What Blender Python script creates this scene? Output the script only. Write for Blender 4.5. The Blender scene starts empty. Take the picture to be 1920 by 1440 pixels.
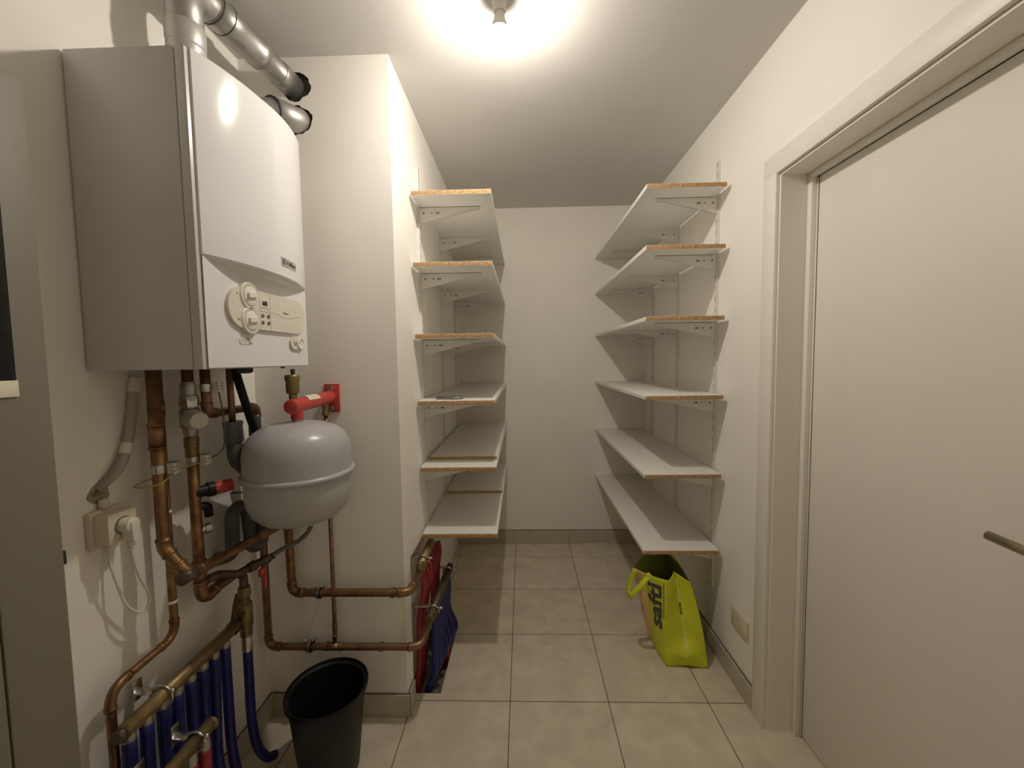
import bpy, bmesh, math, random
from mathutils import Vector, Matrix
random.seed(7)
V = Vector
PI = math.pi
col = bpy.context.scene.collection

# ------------------------------------------------------------------ materials
def nodes(name):
    m = bpy.data.materials.new(name); m.use_nodes = True
    nt = m.node_tree
    return m, nt, nt.nodes['Principled BSDF']

def mat(name, rgb, rough=.5, metal=0., var=0., scale=12., bump=0., bscale=200., spec=None, coat=0., bdist=.002):
    m, nt, b = nodes(name)
    b.inputs['Roughness'].default_value = rough
    b.inputs['Metallic'].default_value = metal
    b.inputs['Base Color'].default_value = (*rgb, 1)
    if spec is not None: b.inputs['Specular IOR Level'].default_value = spec
    if coat: b.inputs['Coat Weight'].default_value = coat; b.inputs['Coat Roughness'].default_value = .08
    tc = nt.nodes.new('ShaderNodeTexCoord')
    if var:
        n = nt.nodes.new('ShaderNodeTexNoise'); n.inputs['Scale'].default_value = scale; n.inputs['Detail'].default_value = 5
        r = nt.nodes.new('ShaderNodeValToRGB')
        r.color_ramp.elements[0].position = .3; r.color_ramp.elements[1].position = .7
        r.color_ramp.elements[0].color = (*[max(0, c*(1-var)) for c in rgb], 1)
        r.color_ramp.elements[1].color = (*[min(1, c*(1+var)) for c in rgb], 1)
        nt.links.new(tc.outputs['Object'], n.inputs['Vector']); nt.links.new(n.outputs['Fac'], r.inputs['Fac'])
        nt.links.new(r.outputs['Color'], b.inputs['Base Color'])
    if bump:
        n2 = nt.nodes.new('ShaderNodeTexNoise'); n2.inputs['Scale'].default_value = bscale; n2.inputs['Detail'].default_value = 3
        bp = nt.nodes.new('ShaderNodeBump'); bp.inputs['Strength'].default_value = bump; bp.inputs['Distance'].default_value = bdist
        nt.links.new(tc.outputs['Object'], n2.inputs['Vector']); nt.links.new(n2.outputs['Fac'], bp.inputs['Height'])
        nt.links.new(bp.outputs['Normal'], b.inputs['Normal'])
    return m

TILE = .403; GX, GY = -.4711, 1.5639
def tile_mat():
    m, nt, b = nodes('floor_tile')
    tc = nt.nodes.new('ShaderNodeTexCoord'); mp = nt.nodes.new('ShaderNodeMapping')
    mp.inputs['Location'].default_value = (-GX, -GY, 0)
    br = nt.nodes.new('ShaderNodeTexBrick'); br.offset = 0; br.squash = 1
    for k, v in (('Scale', 1), ('Mortar Size', .0017), ('Mortar Smooth', .1), ('Bias', 0), ('Brick Width', TILE), ('Row Height', TILE)):
        br.inputs[k].default_value = v
    br.inputs['Color1'].default_value = (.67, .60, .475, 1); br.inputs['Color2'].default_value = (.70, .625, .50, 1)
    br.inputs['Mortar'].default_value = (.085, .068, .045, 1)
    n = nt.nodes.new('ShaderNodeTexNoise'); n.inputs['Scale'].default_value = 9; n.inputs['Detail'].default_value = 9; n.inputs['Roughness'].default_value = .65
    r = nt.nodes.new('ShaderNodeValToRGB'); r.color_ramp.elements[0].color = (.84, .84, .83, 1); r.color_ramp.elements[1].color = (1.08, 1.08, 1.08, 1)
    r.color_ramp.elements[0].position = .32; r.color_ramp.elements[1].position = .68
    mx = nt.nodes.new('ShaderNodeMix'); mx.data_type = 'RGBA'; mx.blend_type = 'MULTIPLY'; mx.inputs['Factor'].default_value = 1
    L = nt.links.new
    L(tc.outputs['Object'], mp.inputs['Vector']); L(mp.outputs['Vector'], br.inputs['Vector']); L(tc.outputs['Object'], n.inputs['Vector'])
    L(n.outputs['Fac'], r.inputs['Fac']); L(br.outputs['Color'], mx.inputs['A']); L(r.outputs['Color'], mx.inputs['B']); L(mx.outputs['Result'], b.inputs['Base Color'])
    b.inputs['Roughness'].default_value = .42; b.inputs['Specular IOR Level'].default_value = .4
    bp = nt.nodes.new('ShaderNodeBump'); bp.invert = True; bp.inputs['Strength'].default_value = .5; bp.inputs['Distance'].default_value = .001
    L(br.outputs['Fac'], bp.inputs['Height']); L(bp.outputs['Normal'], b.inputs['Normal'])
    return m

def chip_mat():
    m, nt, b = nodes('raw_chipboard')
    tc = nt.nodes.new('ShaderNodeTexCoord'); mp = nt.nodes.new('ShaderNodeMapping'); mp.inputs['Scale'].default_value = (1, 1, 1.8)
    v = nt.nodes.new('ShaderNodeTexVoronoi'); v.inputs['Scale'].default_value = 380
    r = nt.nodes.new('ShaderNodeValToRGB')
    e = r.color_ramp.elements; e[0].color = (.2, .1, .04, 1); e[1].color = (.62, .42, .22, 1); e[0].position = .15; e[1].position = .8
    x = e.new(.45); x.color = (.44, .26, .115, 1)
    sp = nt.nodes.new('ShaderNodeSeparateColor')
    L = nt.links.new
    L(tc.outputs['Object'], mp.inputs['Vector']); L(mp.outputs['Vector'], v.inputs['Vector']); L(v.outputs['Color'], sp.inputs['Color'])
    L(sp.outputs['Red'], r.inputs['Fac']); L(r.outputs['Color'], b.inputs['Base Color']); b.inputs['Roughness'].default_value = .85
    return m

def upright_mat():
    m, nt, b = nodes('slotted_white_steel')
    tc = nt.nodes.new('ShaderNodeTexCoord'); s = nt.nodes.new('ShaderNodeSeparateXYZ')
    L = nt.links.new
    L(tc.outputs['Object'], s.inputs['Vector'])
    def mth(op, a, bb=None):
        n = nt.nodes.new('ShaderNodeMath'); n.operation = op
        if isinstance(a, (int, float)): n.inputs[0].default_value = a
        else: L(a, n.inputs[0])
        if bb is not None:
            if isinstance(bb, (int, float)): n.inputs[1].default_value = bb
            else: L(bb, n.inputs[1])
        return n.outputs[0]
    f = mth('FRACT', mth('DIVIDE', s.outputs['Z'], .05))
    slot = mth('LESS_THAN', f, .34)
    yy = mth('LESS_THAN', mth('ABSOLUTE', s.outputs['Y']), .0022)
    k = mth('MULTIPLY', slot, yy)
    mx = nt.nodes.new('ShaderNodeMix'); mx.data_type = 'RGBA'
    mx.inputs['A'].default_value = (.74, .72, .67, 1); mx.inputs['B'].default_value = (.1, .09, .08, 1)
    L(k, mx.inputs['Factor']); L(mx.outputs['Result'], b.inputs['Base Color']); b.inputs['Roughness'].default_value = .4
    return m

def emis(name, rgb, s):
    m, nt, b = nodes(name)
    b.inputs['Base Color'].default_value = (.9, .9, .88, 1)
    b.inputs['Emission Color'].default_value = (*rgb, 1); b.inputs['Emission Strength'].default_value = s
    return m

LAMP = 5000.
M = dict(
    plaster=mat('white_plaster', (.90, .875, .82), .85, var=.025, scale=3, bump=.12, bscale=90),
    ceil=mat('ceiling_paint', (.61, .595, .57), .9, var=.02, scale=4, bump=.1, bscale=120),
    tile=tile_mat(), skirt=mat('skirting_tile', (.50, .455, .375), .4, var=.07, scale=14),
    skirt_joint=mat('skirting_joint', (.16, .13, .09), .9),
    cement=mat('grey_cement', (.2, .19, .165), .95, var=.25, scale=40, bump=.6, bscale=60),
    mortar=mat('dark_mortar', (.06, .053, .045), 1, var=.4, scale=60, bump=.8, bscale=80),
    door=mat('door_paint', (.80, .77, .70), .5, var=.012, scale=5, bump=.04, bscale=300), frame=mat('frame_paint', (.83, .80, .735), .42),
    seal=mat('frame_seal', (.8, .77, .7), .6),
    steel=mat('brushed_steel', (.45, .38, .25), .28, 1., var=.1, scale=60),
    lam=mat('white_laminate', (.8, .785, .745), .38), chip=chip_mat(), upright=upright_mat(),
    wsteel=mat('white_steel', (.76, .745, .7), .4), hole=mat('dark_hole', (.03, .028, .025), .9),
    boiler=mat('boiler_enamel', (.76, .755, .76), .13, spec=.5), casing=mat('shaded_casing', (.60, .59, .585), .34, var=.015, scale=8),  # casing: same white enamel, shade on its side put into the colour
    gap=mat('dark_gap', (.05, .047, .043), .8),
    panel=mat('control_plastic', (.70, .665, .58), .4), dial=mat('dial_plastic', (.78, .745, .66), .35),
    line=mat('panel_line', (.2, .185, .16), .7), lcd=mat('dark_display', (.05, .06, .055), .2), ink=mat('dark_ink', (.07, .066, .075), .6),
    badge=mat('badge_silver', (.55, .53, .49), .4, .3), btn=mat('button_grey', (.17, .155, .135), .5),
    galv=mat('flue_metal', (.44, .43, .41), .42, .85, var=.18, scale=9, bump=.05, bscale=40), collar=mat('flue_collar', (.56, .545, .52), .42, .5, var=.05, scale=20),
    rubber=mat('black_rubber', (.03, .028, .026), .6),
    copper=mat('aged_copper', (.27, .15, .075), .4, .85, var=.42, scale=22, bump=.05, bscale=150),
    copper2=mat('brown_copper', (.25, .145, .085), .42, .85, var=.25, scale=26),
    brass=mat('brass', (.27, .2, .09), .4, .85, var=.25, scale=40), mani=mat('manifold_brass', (.30, .215, .105), .45, .7, var=.25, scale=30),
    darkmetal=mat('dark_fitting', (.12, .085, .06), .5, .6, var=.4, scale=50),
    zinc=mat('zinc_steel', (.62, .61, .58), .28, 1., var=.12, scale=60), nick=mat('nickel_fitting', (.42, .40, .36), .35, .85, var=.15, scale=50),
    vessel=mat('vessel_enamel', (.43, .43, .445), .3, var=.02, scale=6, bump=.02, bscale=60),
    red=mat('red_enamel', (.50, .055, .05), .35, var=.06, scale=20), redplastic=mat('red_plastic', (.50, .055, .05), .4),
    redhose=mat('red_hose', (.27, .02, .032), .45, var=.15, scale=30), bluehose=mat('blue_hose', (.010, .014, .13), .42, var=.2, scale=30),
    black=mat('black_plastic', (.008, .0075, .007), .45, spec=.3), pvc=mat('dark_grey_pvc', (.085, .082, .08), .5), pvc2=mat('grey_pvc', (.14, .145, .15), .5),
    beige=mat('beige_plastic', (.5, .46, .37), .5), socket=mat('socket_plastic', (.68, .61, .47), .4), plug=mat('plug_plastic', (.76, .72, .62), .4),
    cap=mat('valve_cap', (.56, .53, .44), .5), greyhose=mat('grey_hose', (.22, .215, .2), .45, .3),
    cab=mat('grey_cabinet', (.20, .185, .145), .55, bump=.06, bscale=220), cabwin=mat('dark_window', (.012, .011, .014), .15), label=mat('pale_label', (.78, .74, .6), .6),
    wire=mat('earth_wire', (.42, .36, .08), .5), wire2=mat('dark_wire', (.16, .12, .07), .5),
    bulb=emis('lit_bulb', (1., .915, .80), LAMP), lampwhite=mat('lamp_plastic', (.8, .78, .74), .4),
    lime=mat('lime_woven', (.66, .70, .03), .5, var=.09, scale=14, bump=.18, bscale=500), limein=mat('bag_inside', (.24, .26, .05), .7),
    orange=mat('bag_orange', (.85, .58, .18), .45, var=.28, scale=11), pink=mat('bag_pink', (.72, .38, .25), .45, var=.3, scale=16),
    white=mat('print_white', (.8, .79, .7), .5), sticker=mat('sticker', (.75, .68, .5), .5),
    tool=mat('tool_steel', (.24, .235, .22), .35, .9),
)

# ------------------------------------------------------------------ object helpers
def tag(o, label=None, cat=None, group=None, kind=None):
    for k, v in (('label', label), ('category', cat), ('group', group), ('kind', kind)):
        if v: o[k] = v
    return o

def thing(name, label, cat, loc, group=None, kind=None):
    e = bpy.data.objects.new(name, None); col.objects.link(e); e.location = loc; e.empty_display_size = .05
    return tag(e, label, cat, group, kind)

def root_loc(o):
    l = V((0, 0, 0))
    while o: l += o.location; o = o.parent
    return l

def obj(name, bm, mats, parent=None, base=None, smooth=True, ang=38):
    if not isinstance(mats, (list, tuple)): mats = [mats]
    if smooth:
        for f in bm.faces: f.smooth = True
        lim = math.radians(ang)
        for e in bm.edges:
            if len(e.link_faces) == 2 and e.calc_face_angle(0) > lim: e.smooth = False
    me = bpy.data.meshes.new(name)
    if parent is not None: off = root_loc(parent)
    else:
        if base is None:
            xs = [v.co for v in bm.verts]
            lo = [min(c[i] for c in xs) for i in range(3)]; hi = [max(c[i] for c in xs) for i in range(3)]
            base = ((lo[0]+hi[0])/2, (lo[1]+hi[1])/2, lo[2])
        off = V(base)
    bmesh.ops.translate(bm, vec=-off, verts=bm.verts)
    bm.to_mesh(me); bm.free()
    for m in mats: me.materials.append(M[m] if isinstance(m, str) else m)
    o = bpy.data.objects.new(name, me); col.objects.link(o)
    if parent is not None: o.parent = parent
    else: o.location = off
    return o

def structure(name, bm, mats, parent=None, smooth=False, base=(0, 0, 0)):
    o = obj(name, bm, mats, parent, base, smooth)
    if parent is None: o['kind'] = 'structure'
    return o

def copy_tree(o, parent=None):
    c = o.copy(); col.objects.link(c)
    if parent is not None: c.parent = parent
    for ch in [x for x in bpy.data.objects if x.parent == o]: copy_tree(ch, c)
    return c

# ------------------------------------------------------------------ shapes
def box(bm, lo, hi, bev=0., mi=0, seg=2):
    vs = [bm.verts.new((x, y, z)) for x in (lo[0], hi[0]) for y in (lo[1], hi[1]) for z in (lo[2], hi[2])]
    fs = [bm.faces.new([vs[i] for i in q]) for q in ((0, 1, 3, 2), (4, 6, 7, 5), (0, 4, 5, 1), (2, 3, 7, 6), (0, 2, 6, 4), (1, 5, 7, 3))]
    for f in fs: f.material_index = mi
    if bev:
        es = list({e for f in fs for e in f.edges})
        r = bmesh.ops.bevel(bm, geom=es, offset=bev, segments=seg, affect='EDGES', profile=.5)
        for f in r['faces']: f.material_index = mi
    return bm

def B(lo, hi, bev=0., mi=0): return box(bmesh.new(), lo, hi, bev, mi)

def quad(bm, a, b, c, d, mi=0):
    f = bm.faces.new([bm.verts.new(p) for p in (a, b, c, d)]); f.material_index = mi; return f

def frame_of(d):
    d = V(d).normalized(); u = V((0, 0, 1)) if abs(d.z) < .9 else V((0, 1, 0))
    a = d.cross(u).normalized(); return a, a.cross(d).normalized() * -1, d

def tube(bm, pts, r, n=16, caps=True, mi=0, closed=False):
    pts = [V(p) for p in pts]
    m = len(pts); rs = r if isinstance(r, (list, tuple)) else [r]*m
    T = []
    for i in range(m):
        if closed: t = pts[(i+1) % m]-pts[i-1]
        else: t = pts[min(i+1, m-1)]-pts[max(i-1, 0)]
        T.append(t.normalized() if t.length > 1e-9 else (T[-1] if T else V((0, 0, 1))))
    a, b, _ = frame_of(T[0]); rings = []
    for i in range(m):
        if i:
            q = T[i-1].rotation_difference(T[i]); a = q @ a; b = q @ b
        rings.append([bm.verts.new(pts[i] + (a*math.cos(2*PI*k/n) + b*math.sin(2*PI*k/n))*rs[i]) for k in range(n)])
    for i in range(m if closed else m-1):
        p, q = rings[i], rings[(i+1) % m]
        for k in range(n):
            f = bm.faces.new((p[k], p[(k+1) % n], q[(k+1) % n], q[k])); f.material_index = mi
    if caps and not closed:
        for ring, fl in ((rings[0], True), (rings[-1], False)):
            f = bm.faces.new(ring[::-1] if fl else ring); f.material_index = mi
    return bm

def Tb(pts, r, n=16, caps=True): return tube(bmesh.new(), pts, r, n, caps)

def lathe(bm, prof, o=(0, 0, 0), d=(0, 0, 1), n=32, mi=0):
    """prof: list of (radius, distance along d) from o"""
    a, b, d = frame_of(d); o = V(o); rings = []
    for r, h in prof:
        if r < 1e-6: rings.append([bm.verts.new(o + d*h)])
        else: rings.append([bm.verts.new(o + d*h + (a*math.cos(2*PI*k/n) + b*math.sin(2*PI*k/n))*r) for k in range(n)])
    for p, q in zip(rings, rings[1:]):
        for k in range(n):
            vs = [p[k % len(p)], p[(k+1) % n % len(p)], q[(k+1) % n % len(q)], q[k % len(q)]]
            u = []
            for v in vs:
                if v not in u: u.append(v)
            if len(u) > 2:
                f = bm.faces.new(u); f.material_index = mi
    bmesh.ops.recalc_face_normals(bm, faces=bm.faces)
    return bm

def Lt(*a, **k): return lathe(bmesh.new(), *a, **k)

def fillet(pts, rad, seg=8):
    """rounded polyline; returns (points, arcs)"""
    pts = [V(p) for p in pts]; out = [pts[0]]; arcs = []
    for i in range(1, len(pts)-1):
        p0, p, p1 = pts[i-1], pts[i], pts[i+1]
        u = (p0-p).normalized(); w = (p1-p).normalized()
        th = u.angle(w); rr = rad[i-1] if isinstance(rad, (list, tuple)) else rad
        if th > PI-.02: out.append(p); continue
        t = min(rr/math.tan(th/2), .49*(p0-p).length, .49*(p1-p).length); rr = t*math.tan(th/2)
        a = p+u*t; b = p+w*t; c = p+(u+w).normalized()*(rr/math.sin(th/2))
        va = a-c; vb = b-c; tot = va.angle(vb); ax = va.cross(vb).normalized()
        arc = [c + Matrix.Rotation(tot*k/seg, 3, ax) @ va for k in range(seg+1)]
        out += arc; arcs.append((arc, u, w))
    out.append(pts[-1])
    return out, arcs

def spline(pts, n=10):
    pts = [V(p) for p in pts]; q = [2*pts[0]-pts[1]]+pts+[2*pts[-1]-pts[-2]]; out = []
    for i in range(1, len(q)-2):
        for k in range(n):
            t = k/n; a, b, c, d = q[i-1:i+3]
            out.append(.5*((2*b)+(-a+c)*t+(2*a-5*b+4*c-d)*t*t+(-a+3*b-3*c+d)*t**3))
    return out+[pts[-1]]

def prism(bm, poly, d, mi=0):
    """polygon (3D points) extruded by vector d"""
    a = [bm.verts.new(p) for p in poly]; b = [bm.verts.new(V(p)+V(d)) for p in poly]; n = len(a)
    fs = [bm.faces.new(a[::-1]), bm.faces.new(b)] + [bm.faces.new((a[i], a[(i+1) % n], b[(i+1) % n], b[i])) for i in range(n)]
    for f in fs: f.material_index = mi
    bmesh.ops.recalc_face_normals(bm, faces=fs)
    return bm

def text_geo(s, size, bold=0., ext=.0005):
    c = bpy.data.curves.new('t', 'FONT'); c.body = s; c.size = size; c.offset = bold; c.extrude = ext; c.resolution_u = 3
    o = bpy.data.objects.new('t', c); col.objects.link(o)
    dg = bpy.context.evaluated_depsgraph_get(); me = o.evaluated_get(dg).to_mesh()
    vs = [v.co.copy() for v in me.vertices]; fs = [tuple(p.vertices) for p in me.polygons]
    o.evaluated_get(dg).to_mesh_clear(); bpy.data.objects.remove(o); bpy.data.curves.remove(c)
    return vs, fs

def text_bm(s, fn, w=None, h=1., bold=0., ext=.0005, bm=None, mi=0, shear=0.):
    """text scaled so its width is w and cap height about h, then mapped by fn(x, y, z)"""
    vs, fs = text_geo(s, 1., bold, .01)
    x0 = min(v.x for v in vs); x1 = max(v.x for v in vs)
    sy = h/.7; sx = (w/(x1-x0)) if w else sy
    bm = bm or bmesh.new()
    nv = [bm.verts.new(fn((v.x-x0)*sx + shear*v.y*sy, v.y*sy, (v.z+.01)/.02*ext)) for v in vs]
    for f in fs:
        try: g = bm.faces.new([nv[i] for i in f]); g.material_index = mi
        except ValueError: pass
    return bm

# ------------------------------------------------------------------ camera
f_px, yaw, pitch, roll, H = 750.7192, .02693584, .06156231, -.01423897, 1.4051221
cy, sy, cp, sp, cr, sr = math.cos(yaw), math.sin(yaw), math.cos(pitch), math.sin(pitch), math.cos(roll), math.sin(roll)
fw = V((-sy*cp, cy*cp, -sp)); rt = V((cy, sy, 0)); up = rt.cross(fw)
r2 = rt*cr + up*sr; u2 = -rt*sr + up*cr
cd = bpy.data.cameras.new('camera'); cam = bpy.data.objects.new('camera', cd); col.objects.link(cam)
cd.sensor_width = 36; cd.lens = 36*f_px/1920; cd.clip_start = .02
cam.matrix_world = Matrix(((r2.x, u2.x, -fw.x, 0), (r2.y, u2.y, -fw.y, 0), (r2.z, u2.z, -fw.z, H), (0, 0, 0, 1)))
bpy.context.scene.camera = cam

# ------------------------------------------------------------------ the room
XL, XR, YB, YF, ZC = -1.02, .90, 2.992, -.95, 2.505
XS, YS = -.470, 1.495                     # pipe shaft: side face and front face
RZ, RX, RY = .60, -.515, 1.58             # recess low in the side of the shaft
PIT = (-.50, 1.60, -.362, 2.0)

bm = bmesh.new()                          # floor with the small cut-out for the hoses
xs = [XL-.1, PIT[0], PIT[2], 1.25]; ys = [YF-.1, PIT[1], PIT[3], YB+.1]
for i in range(3):
    for j in range(3):
        if (i, j) == (1, 1): continue
        quad(bm, (xs[i], ys[j], 0), (xs[i+1], ys[j], 0), (xs[i+1], ys[j+1], 0), (xs[i], ys[j+1], 0))
a, b_, c, d_ = PIT; D = -.05
quad(bm, (a, b_, D), (c, b_, D), (c, d_, D), (a, d_, D), 1)
quad(bm, (a, b_, 0), (c, b_, 0), (c, b_, D), (a, b_, D), 1); quad(bm, (a, d_, D), (c, d_, D), (c, d_, 0), (a, d_, 0), 1)
quad(bm, (a, b_, D), (a, d_, D), (a, d_, 0), (a, b_, 0), 1); quad(bm, (c, b_, 0), (c, d_, 0), (c, d_, D), (c, b_, D), 1)
structure('floor', bm, ['tile', 'cement'])
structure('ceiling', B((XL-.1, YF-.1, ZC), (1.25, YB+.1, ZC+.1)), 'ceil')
structure('wall_left', B((XL-.1, YF-.1, 0), (XL, YB+.1, ZC)), 'plaster')
structure('wall_back', B((XL-.1, YB, 0), (1.25, YB+.1, ZC)), 'plaster')
structure('wall_front', B((XL-.1, YF-.1, 0), (1.25, YF, ZC)), 'plaster')
DY0, DY1, DZ = .585, 1.452, 2.034         # door opening in the right wall
bm = bmesh.new(); WX = 1.10
box(bm, (XR, DY1, 0), (WX, YB, ZC)); box(bm, (XR, YF, 0), (WX, DY0, ZC)); box(bm, (XR, DY0, DZ), (WX, DY1, ZC))
structure('wall_right', bm, 'plaster')

bm = bmesh.new()                          # shaft front with two ragged flue openings
def ragged(cx, cz, r, n=40, seed=1):
    rnd = random.Random(seed); ph = [rnd.uniform(0, 6.28) for _ in range(4)]
    out = []
    for k in range(n):
        t = 2*PI*k/n
        q = r*(1 + .06*math.sin(3*t+ph[0]) + .035*math.sin(5*t+ph[1]) + .02*math.sin(9*t+ph[2]) + rnd.uniform(-.03, .03))
        out.append((cx+q*math.cos(t), cz+q*math.sin(t)))
    return out
HOLES = [ragged(-.808, 2.404, .0515, seed=3), ragged(-.808, 2.286, .052, seed=8)]
edges = []
def loop(pts, y):
    v = [bm.verts.new((x, y, z)) for x, z in pts]
    return v, [bm.edges.new((v[i], v[(i+1) % len(v)])) for i in range(len(v))]
ov, oe = loop([(XL, 0), (XS, 0), (XS, ZC), (XL, ZC)], YS); edges += oe; hv = []
for h in HOLES:
    v, e = loop(h, YS); edges += e; hv.append(v)
bmesh.ops.triangle_fill(bm, use_beauty=True, use_dissolve=False, edges=edges, normal=(0, -1, 0))
for h, v in zip(HOLES, hv):
    w = [bm.verts.new((x, YS+.012, z)) for x, z in h]
    for i in range(len(v)):
        f = bm.faces.new((v[i], v[(i+1) % len(v)], w[(i+1) % len(v)], w[i])); f.material_index = 1
    f = bm.faces.new(w); f.material_index = 1
quad(bm, (XS, YS, RZ), (XS, YB, RZ), (XS, YB, ZC), (XS, YS, ZC))
quad(bm, (XS, YS, 0), (XS, RY, 0), (XS, RY, RZ), (XS, YS, RZ))
quad(bm, (RX, RY, 0), (RX, YB, 0), (RX, YB, RZ), (RX, RY, RZ))
quad(bm, (RX, RY, RZ), (RX, YB, RZ), (XS, YB, RZ), (XS, RY, RZ)); quad(bm, (RX, RY, 0), (RX, RY, RZ), (XS, RY, RZ), (XS, RY, 0))
structure('wall_shaft', bm, ['plaster', 'mortar'])

def skirting(name, runs, z=.09):
    """runs of (start, end, tile joints, thickness direction)"""
    bm = bmesh.new()
    for (ax, a0, a1, joints, o, t) in runs:
        js = [a0]+[j for j in sorted(joints) if a0 < j < a1]+[a1]
        for s, e in zip(js, js[1:]):
            lo, hi = min(o, o+t), max(o, o+t)
            if ax == 'x': box(bm, (s+.0008, lo, .001), (e-.0008, hi, z), .0012)
            else: box(bm, (lo, s+.0008, .001), (hi, e-.0008, z), .0012)
        lo, hi = min(o, o+t*.75), max(o, o+t*.75)
        if ax == 'x': box(bm, (a0, lo, 0), (a1, hi, z-.002), 0, 1)
        else: box(bm, (lo, a0, 0), (hi, a1, z-.002), 0, 1)
        lo, hi = min(o, o+t*.45), max(o, o+t*.45)      # dark grout line along the top
        if ax == 'x': box(bm, (a0, lo, z), (a1, hi, z+.003), 0, 1)
        else: box(bm, (lo, a0, z), (hi, a1, z+.003), 0, 1)
    structure(name, bm, ['skirt', 'skirt_joint'])
gx = [GX+k*TILE for k in range(-3, 6)]; gy = [GY+k*TILE for k in range(-8, 6)]
skirting('baseboard_back', [('x', RX, XR, [-.077, .331, .735], YB, -.011)], .1)
skirting('baseboard_right', [('y', 1.526, YB-.011, gy, XR, -.013)], .09)
skirting('baseboard_left', [('y', .72, YS, gy, XL, .011)], .09)
skirting('baseboard_shaft', [('x', XL+.011, XS+.011, [-.71], YS, -.011), ('y', YS, RY-.012, [], XS, .011)], .09)

# door in the right wall
d = thing('door_1', None, None, (1.01, 1.0, 0), kind='structure')
del_keys = [k for k in ('label', 'category') if k in d.keys()]
DX = 1.01
obj('door_leaf', B((DX, DY0+.03, .006), (DX+.04, 1.418, 2.008), .002), 'door', d)
ln = obj('lever_handle', Tb(fillet([(DX-.004, .715, 1.022), (DX-.055, .715, 1.022), (DX-.055, .83, 1.029)], .014)[0], .0095, 18), 'steel', d)
obj('rosette', Lt([(.0, -.009), (.024, -.009), (.026, -.006), (.026, .0)], (DX, .715, 1.022), (1, 0, 0)), 'steel', ln)
obj('lock_plate', Lt([(.0, -.007), (.024, -.007), (.026, -.004), (.026, .0)], (DX, .715, .94), (1, 0, 0)), 'steel', d)
bm = bmesh.new()
for (y0, y1) in ((DY1, DY1+.073), (DY0-.073, DY0)): box(bm, (XR-.014, y0, 0), (XR, y1, DZ+.071), .003)
box(bm, (XR-.0145, DY0-.073, DZ), (XR, DY1+.073, DZ+.071), .003)
box(bm, (XR-.0005, DY1-.008, 0), (DX+.01, DY1+.0005, DZ-.0005)); box(bm, (XR-.0005, DY0, 0), (DX+.01, DY0+.008, DZ-.0005)); box(bm, (XR-.0005, DY0+.0085, DZ-.008), (DX+.01, DY1-.0085, DZ-.001))
box(bm, (DX-.022, DY1-.03, 0), (DX-.002, DY1-.0085, DZ-.0085), .002); box(bm, (DX-.022, DY0+.0085, 0), (DX-.002, DY0+.02, DZ-.0085), .002); box(bm, (DX-.022, DY0+.02, DZ-.026), (DX-.002, DY1-.03, DZ-.0085), .002)
structure('trim_1', bm, 'frame', smooth=True)
structure('trim_2', Tb([(DX-.003, DY1-.0325, .004), (DX-.003, DY1-.0325, DZ-.03)], .0026, 8), 'seal', smooth=True)

# ------------------------------------------------------------------ lamp
LX, LY = -.057, 1.29
l = thing('ceiling_bulb', 'lit bare bulb in a plain holder under the ceiling, top centre', 'lamp', (LX, LY, ZC))
obj('lamp_holder', Lt([(0, 0), (.024, 0), (.024, -.012), (.020, -.022), (.0185, -.042), (0, -.042)], (LX, LY, ZC), n=32), 'lampwhite', l)
zb = ZC-.042
obj('bulb_base', Lt([(.0, 0), (.0135, 0), (.0145, -.008), (.019, -.024), (.0235, -.036), (.0245, -.048), (0, -.0482)], (LX, LY, zb), n=32), 'lampwhite', l)
obj('bulb_dome', Lt([(.0, -.0484), (.0240, -.0484), (.0232, -.055), (.0205, -.0635), (.0158, -.0710), (.0090, -.0755), (0, -.077)], (LX, LY, zb), n=32), 'bulb', l)

# ------------------------------------------------------------------ shelving
LZ = [2.117, 1.822, 1.519, 1.229, .931, .627]
LY0 = [1.715, 1.716, 1.717, 1.728, 1.741, 1.745]
RZs = [2.143, 1.887, 1.582, 1.236, .882, .531]
RY0 = [1.77, 1.772, 1.77, 1.768, 1.775, 1.78]
TH = .0185
ordinal = ['topmost', 'second from top', 'third from top', 'fourth from top', 'fifth from top', 'lowest']
near = ['nearest', 'middle', 'farthest']

def board_bm(w, ln, th=TH):
    b = box(bmesh.new(), (-w/2, 0, -th), (w/2, ln, 0), .0006)
    for f in b.faces:
        if abs(f.normal.y) > .95 or (f.calc_center_median().y < .004 and abs(f.calc_center_median().z+th/2) < .006 and f.normal.y < -.5): f.material_index = 1
    return b
first = obj('wall_shelf', board_bm(.338, 1.255), ['lam', 'chip'], base=(0, 0, 0))
shelf_src = [first]
def put(src, used, **k):
    o = src if not used else copy_tree(src)
    return o
n = 0
for side, zs, y0s, xc in (('left', LZ, LY0, (XS+.011-.121)/2-.0015), ('right', RZs, RY0, (.53+.886)/2)):
    for i in range(6):
        o = first if n == 0 else first.copy()
        if n: col.objects.link(o)
        o.location = (xc, y0s[i], zs[i]); n += 1
        extra = {('left', 3): ' with a steel tool', ('left', 4): ' with a loose board', ('left', 5): ' with a shorter board',
                 ('right', 5): ' above the lime green bag'}.get((side, i), '')
        tag(o, 'white raw-ended shelf on the %s wall, %s%s' % (side, ordinal[i], extra), 'shelf', 'white shelves on the %s wall' % side)

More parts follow.
